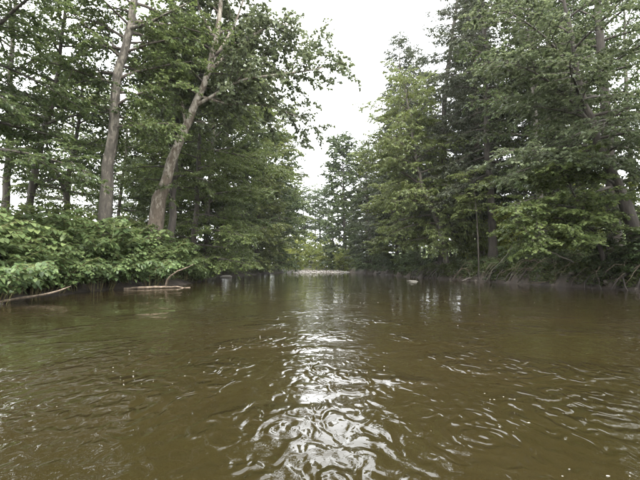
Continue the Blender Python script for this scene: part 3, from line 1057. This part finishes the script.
def knot(x, y, sc, proto, rz, label, group, tilt=(0, 0)):
    e = empty('knotweed_plant', (x, y, gz(x, y)))
    e.rotation_euler = (tilt[0], tilt[1], rz)
    e.scale = (sc, sc, sc)
    tag(e, label, 'knotweed', group)
    for nm, me in zip(('stems', 'foliage'), protos[proto]):
        o = bpy.data.objects.new(nm, me)
        COL.objects.link(o)
        o.parent = e
        if nm == 'foliage':
            o['kind'] = 'stuff'


rk = np.random.default_rng(9)
LX = lambda y: float(np.interp(y, _ly, _lx))
for row, (off, lab, grp, sc0) in enumerate(((0.25, 'bushy knotweed plant arching over the waterline', 'knotweed along the left waterline', 0.80),
                                            (1.35, 'taller knotweed plant in mid thicket', 'knotweed in the middle of the thicket', 1.05),
                                            (2.6, 'knotweed plant at the back of the thicket', 'knotweed at the back of the thicket', 1.15),
                                            (3.8, 'knotweed plant at the back of the thicket', 'knotweed at the back of the thicket', 1.15))):
    y = 5.5 + 0.5 * row
    while y < 34.5 - row * 1.2:
        x = LX(y) - off + rk.normal(0, 0.15)
        fade = min(1.35, 1.0 + max(0, y - 9) * 0.032) * (1.0 if y < 24.5 else max(0.42, 1 - (y - 24.5) * 0.062))
        knot(x, y, sc0 * fade * rk.uniform(0.88, 1.12), rk.integers(0, 6), rk.uniform(0, 6.28), lab + ' ' + zone(x, y, ZK), grp + ' ' + zone(x, y, ZK),
             (0, 0.28 if row == 0 else 0.08))
        y += rk.uniform(0.75, 1.1) * (1 + 0.012 * y)


# ------------------------------------------------------------------ shrubs
def shrub_proto(name, label, x, y, h, seed, kind, leaf, reach, nst=6, n_limbs=24, dens=0.9, ls=1.0):
    rng = np.random.default_rng(seed)
    z = gz(x, y)

    def stem():
        a = rng.uniform(0, 6.28)
        k = rng.uniform(0.2, 0.5) * h
        return [(x + math.cos(a) * 0.1, y + math.sin(a) * 0.1, z - 0.1, 0.03), (x + math.cos(a) * k * 0.4, y + math.sin(a) * k * 0.4, z + h * 0.5, 0.02),
                (x + math.cos(a) * k, y + math.sin(a) * k, z + h * rng.uniform(0.8, 1.0), 0.006)]
    return make_tree(name, label, 'shrub', stem(), kind, 'bark_dark', seed, crown=(0.12, 1.0), n_limbs=n_limbs, reach=reach, shape='x', dens=dens, leaf=leaf,
                     extra_trunks=[stem() for _ in range(nst - 1)], leaf_scale=ls, twigs=False)


T['s1'] = shrub_proto('shrub', 'leafy shrub behind the knotweed by the tall pale trunk', -12.6, 20.5, 2.8, 301, 'broad', 'light_leaf', 1.3)
T['s2'] = shrub_proto('shrub', 'dark low shrub on the right bank below the right edge hemlock', 15.2, 18.6, 1.6, 302, 'layer', 'dark_leaf', 1.1)
T['s3'] = shrub_proto('shrub', 'brightly lit yellow green bush in the clearing behind the right bank trunks', 18, 41, 3.6, 303, 'broad', 'skylit_leaf', 1.6)


def shrub_copy(src, x, y, sc, label, group):
    o = place_copy(src, x, y, rw.uniform(0, 6.28), sc, label, group, 'shrub')
    o['category'] = 'shrub'


for x, y, s in ((-14.5, 15.5, 1.0), (-13.6, 18.5, 0.9), (-15.5, 22.5, 1.1), (-12.8, 25, 0.9), (-14, 29, 1.1), (-12.5, 33, 1.0), (-13.4, 38, 1.1), (-13.2, 44, 1.1), (-12.6, 50, 1.1), (-12.4, 56, 1.2), (-11.2, 63, 1.2), (-10.8, 70, 1.2)):
    shrub_copy('s1', x, y, s, 'leafy understory shrub ' + zone(x, y, ZL), 'understory shrubs ' + zone(x, y, ZL))
for x, y, s in ((16.5, 33, 1.0), (15.0, 37, 0.9), (19, 30, 1.1), (22, 34, 1.2), (18, 26, 1.0), (21.5, 25, 1.1), (25, 39, 1.3), (14.5, 44, 1.0), (22, 48, 1.3), (26, 52, 1.4), (20, 55, 1.3), (29, 46, 1.4), (24, 60, 1.5), (19, 47, 1.2), (30, 58, 1.6), (23, 41, 1.2), (20, 21, 1.0), (26, 28, 1.3)):
    shrub_copy('s3', x, y, s, 'brightly lit yellow green bush in the clearing ' + zone(x, y, ZR), 'clearing bushes ' + zone(x, y, ZR))
for x, y, s in ((14.7, 16.6, 1.0), (14.6, 20.6, 0.9), (13.9, 23.8, 0.7), (13.2, 27.5, 0.7), (16.4, 17.0, 1.2), (16.9, 19.8, 1.2), (12.1, 41.5, 0.8), (11.2, 46, 1.0), (10.9, 51, 1.1), (10.5, 57, 1.2), (10.0, 63, 1.2), (9.6, 69, 1.2), (9.2, 76, 1.2), (8.4, 84, 1.2), (15.6, 13.5, 1.1), (14.5, 15.2, 0.6), (14.3, 17.9, 0.5), (13.9, 19.3, 0.55), (13.6, 22.0, 0.5), (13.4, 25.4, 0.5), (12.9, 29.2, 0.55), (12.6, 31.8, 0.45), (12.1, 34.2, 0.5), (13.8, 26.4, 0.7), (11.0, 43.5, 0.7), (10.6, 48.5, 0.8), (10.2, 54, 0.8)):
    shrub_copy('s2', x, y, s, 'dark low shrub on the right bank edge ' + zone(x, y, ZR).replace('behind', 'below'), 'low shrubs ' + zone(x, y, ZR).replace('behind', 'below'))
for x, y, s in ((-6.5, 104, 1.3), (-2.5, 108, 1.4), (1.5, 106, 1.2), (4.5, 103, 1.2), (-9.5, 99, 1.2), (-4.5, 113, 1.5), (0, 116, 1.6), (-8, 101, 1.0), (-5, 100.5, 0.8), (-1, 101.5, 0.8), (3, 100, 0.8), (6, 99, 1.0), (-2, 112, 2.0), (5.2, 96.5, 1.0), (7, 95, 1.1), (6.3, 103, 1.6), (-7, 110, 2.0), (2.5, 112, 1.8), (-11, 104, 1.6)):
    shrub_copy('s3', x, y, s, 'brightly lit green bush on the gravel bar ' + zone(x, y, ZF).replace('gravel bar gap', 'gap').replace('over the gravel bar', 'of sky'), 'gravel bar bushes ' + zone(x, y, ZF))


# ------------------------------------------------------------------ ground cover on the banks
def scatter(name, label, n, fx, leaf, L, seed, spread, mat, parent=None):
    rng = np.random.default_rng(seed)
    x, y = fx(rng, n)
    z = ground(x, y)
    ok = z > 0.06
    x, y, z = x[ok], y[ok], z[ok]
    n = len(x)
    k = 5
    P = np.repeat(np.stack((x, y, z), 1), k, 0)
    m = len(P)
    a = rng.uniform(0, 6.28, m)
    e = rng.uniform(0.1, 1.2, m)
    D = np.stack((np.cos(a) * np.cos(e), np.sin(a) * np.cos(e), np.sin(e)), 1)
    P = P + D * rng.uniform(0, spread, (m, 1))
    UP = unit(np.array([[0, 0, 1.0]]) + rng.normal(0, 0.5, (m, 3)))
    Ls = L * rng.uniform(0.5, 1.3, m)
    v, q = leaf_quads(P, D, UP, Ls, Ls * leaf, 0.3)
    o = mesh_obj(name, v, q, None, M[mat], parent)
    tag(o, label, None, None, 'stuff')
    return o


def f_right(lo, hi, y0, y1):
    def f(rng, n):
        y = y0 + (y1 - y0) * rng.uniform(0, 1, n) ** 1.3
        return np.interp(y, _ry, _rx) + lo + (hi - lo) * rng.uniform(0, 1, n) ** 1.3, y
    return f


def f_left(lo, hi, y0, y1):
    def f(rng, n):
        y = y0 + (y1 - y0) * rng.uniform(0, 1, n) ** 1.2
        return np.interp(y, _ly, _lx) - lo - (hi - lo) * rng.uniform(0, 1, n), y
    return f


tag(scatter('bank_undergrowth', 'low green weeds and trailing leaves covering the right bank slope', 5500, f_right(0.2, 5, 10, 90), 0.5, 0.13, 401, 0.28, 'grass_leaf'), None, 'undergrowth')
tag(scatter('bank_weeds', 'tufts of weeds hanging over the edge of the right bank', 6500, f_right(0.04, 0.9, 11, 55), 0.4, 0.19, 405, 0.34, 'grass_leaf'), None, 'weeds')
tag(scatter('leaf_litter', 'brown dead leaves and debris strewn down the right bank', 4500, f_right(0.05, 3, 10, 70), 0.6, 0.10, 402, 0.05, 'dead_leaf'), None, 'leaf litter')
tag(scatter('bank_grass', 'grass and weeds under the left bank trees', 5000, f_left(0.3, 7, 24, 100), 0.3, 0.22, 403, 0.2, 'grass_leaf'), None, 'grass')
tag(scatter('meadow_grass', 'sunlit grass of the clearing behind the right bank', 5000, f_right(4, 22, 14, 70), 0.12, 0.5, 404, 0.1, 'grass_leaf'), None, 'grass')


# ------------------------------------------------------------------ fallen wood
def wood_thing(name, label, cat, paths, mat, part_names, seed):
    rng = np.random.default_rng(seed)
    b0 = np.array(paths[0][0][:3])
    root = empty(name, b0)
    tag(root, label, cat)
    for nm, pth in zip(part_names, paths):
        p = np.array(pth, float)
        q = resample(p[:, :3], 12)
        q[1:-1] += rng.normal(0, 0.02, (10, 3))
        r = np.interp(np.linspace(0, 1, 12), np.linspace(0, 1, len(p)), p[:, 3])
        b = Buf()
        tube(b, q - b0, r, 8, rng, 0.08)
        v, f = b.get()
        mesh_obj(nm, v, f, None, M[mat], root, True)
    return root


wood_thing('fallen_branch', 'bare pale branch slanting into the water under the knotweed at left', 'branch',
           [px_path((-8, 304, 11.2, 0.035), (12, 300, 11.6, 0.038), (40, 295, 12.3, 0.034), (60, 291, 12.8, 0.028), (71, 286, 13.1, 0.012))], 'driftwood', ['stem'], 1)
wood_thing('fallen_log', 'weathered log lying at the waterline with a curved upright branch', 'log',
           [px_path((124, 288.6, 18.9, 0.05), (140, 288, 19.1, 0.055), (158, 287, 19.5, 0.06), (172, 287.4, 20.0, 0.045), (190, 287.5, 20.6, 0.03)),
            px_path((166, 287, 19.8, 0.055), (168, 279, 19.6, 0.045), (176, 272, 19.2, 0.036), (186, 268, 19.1, 0.028), (194, 264, 19.0, 0.012))], 'driftwood', ['stem', 'branch'], 2)
wood_thing('dead_branch', 'grey dead branch trailing down the right bank under the maple', 'branch',
           [px_path((572, 262, 18.9, 0.03), (556, 254, 18.7, 0.035), (540, 248, 18.5, 0.025), (522, 243, 18.4, 0.012))], 'bark_grey', ['stem'], 3)
wood_thing('dead_branch', 'dead branch hanging to the water beside the dark bank hollow', 'branch',
           [px_path((512, 246, 24.5, 0.018), (505, 257, 24.2, 0.018), (494, 268, 23.9, 0.014), (486, 281, 23.6, 0.007))], 'bark_grey', ['stem'], 4)
wood_thing('snag', 'twiggy snag poking out of the water near the right bank', 'branch',
           [px_path((462, 281, 29.0, 0.03), (470, 278, 29.0, 0.03), (476, 277, 29.2, 0.02), (486, 281, 29.2, 0.012)),
            px_path((470, 278, 29.0, 0.02), (469, 274, 29.0, 0.015), (466, 271, 29.0, 0.008))], 'bark_grey', ['stem', 'branch'], 5)


rb_ = np.random.default_rng(88)
for i, (yb, lab) in enumerate(((20.2, 'tangle of dead twigs in the dark hollow under the maple'), (22.6, 'tangle of dead twigs left of the maple on the right bank'),
                               (25.0, 'tangle of dead twigs on the bank between the sapling and maple'), (28.6, 'tangle of dead twigs beside the thin sapling'),
                               (33.0, 'tangle of dead twigs near the exposed spruce roots'), (17.6, 'tangle of dead twigs on the bank at the right edge'))):
    paths = []
    for k in range(9):
        y = yb + rb_.normal(0, 0.6)
        x = RX(y) + rb_.uniform(0.3, 1.2)
        z = gz(x, y)
        l = rb_.uniform(0.8, 2.0)
        a = math.pi + rb_.normal(0, 0.9)
        p0 = (x, y, z + rb_.uniform(-0.05, 0.3), 0.022)
        p1 = (x + math.cos(a) * l * 0.5, y + math.sin(a) * l * 0.5, z + rb_.uniform(0.1, 0.55), 0.015)
        p2 = (x + math.cos(a) * l, y + math.sin(a) * l, max(0.02, z - rb_.uniform(0.1, 0.9)), 0.006)
        paths.append([p0, p1, p2])
    o = wood_thing('dead_brush', lab, 'brush', paths, 'bark_brown', ['twig'] * 9, 90 + i)
    o['group'] = 'dead brush along the right bank'


# ------------------------------------------------------------------ stones
def rock_mesh(seed, sub=3, sq=0.6):
    bm = bmesh.new()
    bmesh.ops.create_icosphere(bm, subdivisions=sub, radius=1.0)
    off = Vector((seed * 3.1, seed * 1.7, 0))
    for v in bm.verts:
        n = mnoise.noise(v.co * 1.3 + off) * 0.45 + mnoise.noise(v.co * 3.1 + off) * 0.16
        v.co *= 1 + n
        v.co.z *= sq
    me = bpy.data.meshes.new('rock')
    bm.to_mesh(me)
    bm.free()
    for p in me.polygons:
        p.use_smooth = True
    return me


rocks = [rock_mesh(i, 3 if i < 2 else 2, 0.5 + 0.08 * i) for i in range(5)]


def rock(px, py, Y, sx, sy_, sz, k, mat, label, group=None, sink=0.3):
    p = at(px, py, Y)
    me = rocks[k].copy()
    me.materials.clear()
    me.materials.append(M[mat])
    o = bpy.data.objects.new('rock', me)
    COL.objects.link(o)
    zz = max(gz(p[0], Y), 0)
    o.location = (p[0], Y, zz + sz * (0.5 - sink))
    o.scale = (sx, sy_, sz)
    o.rotation_euler = (0, 0, k * 1.3)
    return tag(o, label, 'rock', group)


rock(413, 281, 30, 0.40, 0.26, 0.09, 0, 'stone_grey', 'flat pale rock standing alone in the water off the right bank')
rock(380, 273, 63, 0.9, 0.6, 0.42, 1, 'stone_grey', 'grey rock at the foot of the right bank before the gravel bar')
rock(388, 273, 60, 0.5, 0.4, 0.3, 2, 'stone_grey', 'smaller rock touching the grey rock at the right bank foot')
rock(226, 277, 41, 0.7, 0.6, 0.3, 3, 'stone_grey', 'grey rock at the left waterline just past the knotweed')
rr = np.random.default_rng(12)
for i in range(24):
    y = 17.5 + i * 0.95
    x = RX(y) + float(wob(np.array(y), 2.0)) + rr.uniform(-0.05, 0.5)
    me = rocks[int(rr.integers(2, 5))]
    if not me.materials:
        me.materials.append(M['stone_dark'])
    o = bpy.data.objects.new('bank_stone', me)
    COL.objects.link(o)
    s = rr.uniform(0.07, 0.19)
    o.location = (x, y, gz(x, y) + s * 0.05)
    o.scale = (s * rr.uniform(0.8, 1.4), s * rr.uniform(0.8, 1.4), s)
    o.rotation_euler = (rr.uniform(0, 1), rr.uniform(0, 1), rr.uniform(0, 6))
    tag(o, 'dark stone lodged in the foot of the right bank', 'rock', 'stones along the right bank foot')

# gravel bar: a sheet of cobbles
rng = np.random.default_rng(500)
me0 = rock_mesh(9, 1, 0.6)
rv = np.empty(len(me0.vertices) * 3)
me0.vertices.foreach_get('co', rv)
rv = rv.reshape(-1, 3)
rf = np.array([p.vertices[:] for p in me0.polygons])
n = 2600
x = rng.uniform(-9, 7, n)
y = 90 + 0.14 * x + 12 * rng.uniform(0, 1, n) ** 1.4
z = ground(x, y)
ok = (z > -0.1)
x, y, z = x[ok], y[ok], z[ok]
n = len(x)
s = rng.uniform(0.04, 0.11, n) * np.where(rng.uniform(0, 1, n) < 0.06, 1.7, 1)
V = rv[None] * s[:, None, None] * rng.uniform(0.7, 1.3, (n, 1, 3)) + np.stack((x, y, z), 1)[:, None, :]
F = rf[None] + (np.arange(n) * len(rv))[:, None, None]
g = mesh_obj('gravel_bar', V.reshape(-1, 3), None, F.reshape(-1, 3), M['stone_pale'])
tag(g, 'pale gravel bar of cobbles crossing the end of the river reach', 'gravel', None, 'stuff')

# haze of the damp river air
bm = bmesh.new()
bmesh.ops.create_cube(bm, size=1.0)
hm = bpy.data.meshes.new('haze')
bm.to_mesh(hm)
bm.free()
hz = bpy.data.objects.new('haze', hm)
COL.objects.link(hz)
hz.scale = (2000, 1700, 62)
hz.location = (0, 700, 62 / 2 - 2.4)
m, nt, out = newmat('haze_air')
pv = nt.nodes.new('ShaderNodeVolumePrincipled')
pv.inputs['Color'].default_value = (0.92, 0.95, 0.97, 1)
pv.inputs['Density'].default_value = 0.00015
nt.links.new(pv.outputs[0], out.inputs['Volume'])
hm.materials.append(m)
tag(hz, 'pale damp haze over the river valley', None, None, 'stuff')

# floating flecks
rng = np.random.default_rng(600)
n = 130
cy = 2.4 + 14 * rng.uniform(0, 1, 16) ** 1.5
cx = rng.uniform(-1, 1, 16) * np.minimum(0.8 * cy, 7.0)
ci = rng.integers(0, 16, n)
y = np.maximum(2.0, cy[ci] + rng.normal(0, 0.5, n) * (0.6 + 0.12 * cy[ci]))
x = cx[ci] + rng.normal(0, 0.22, n) * (0.6 + 0.12 * cy[ci])
V, F = [], []
for i in range(n):
    r = rng.uniform(0.0018, 0.0058) * (1.0 + 0.05 * y[i])
    a = np.linspace(0, 2 * math.pi, 6, endpoint=False) + rng.uniform(0, 1)
    ring = np.stack((x[i] + r * np.cos(a) * rng.uniform(0.7, 1.8), y[i] + r * np.sin(a), np.full(6, 0.001)), 1)
    top = np.array([[x[i], y[i], 0.001 + r * 0.5]])
    V.append(np.concatenate((ring, top)))
    F.append(np.array([[k, (k + 1) % 6, 6] for k in range(6)]) + i * 7)
fl = mesh_obj('floating_flecks', np.concatenate(V), None, np.concatenate(F), M['foam'])
tag(fl, 'pale seed fluff and foam flecks drifting on the river', 'flecks', None, 'stuff')
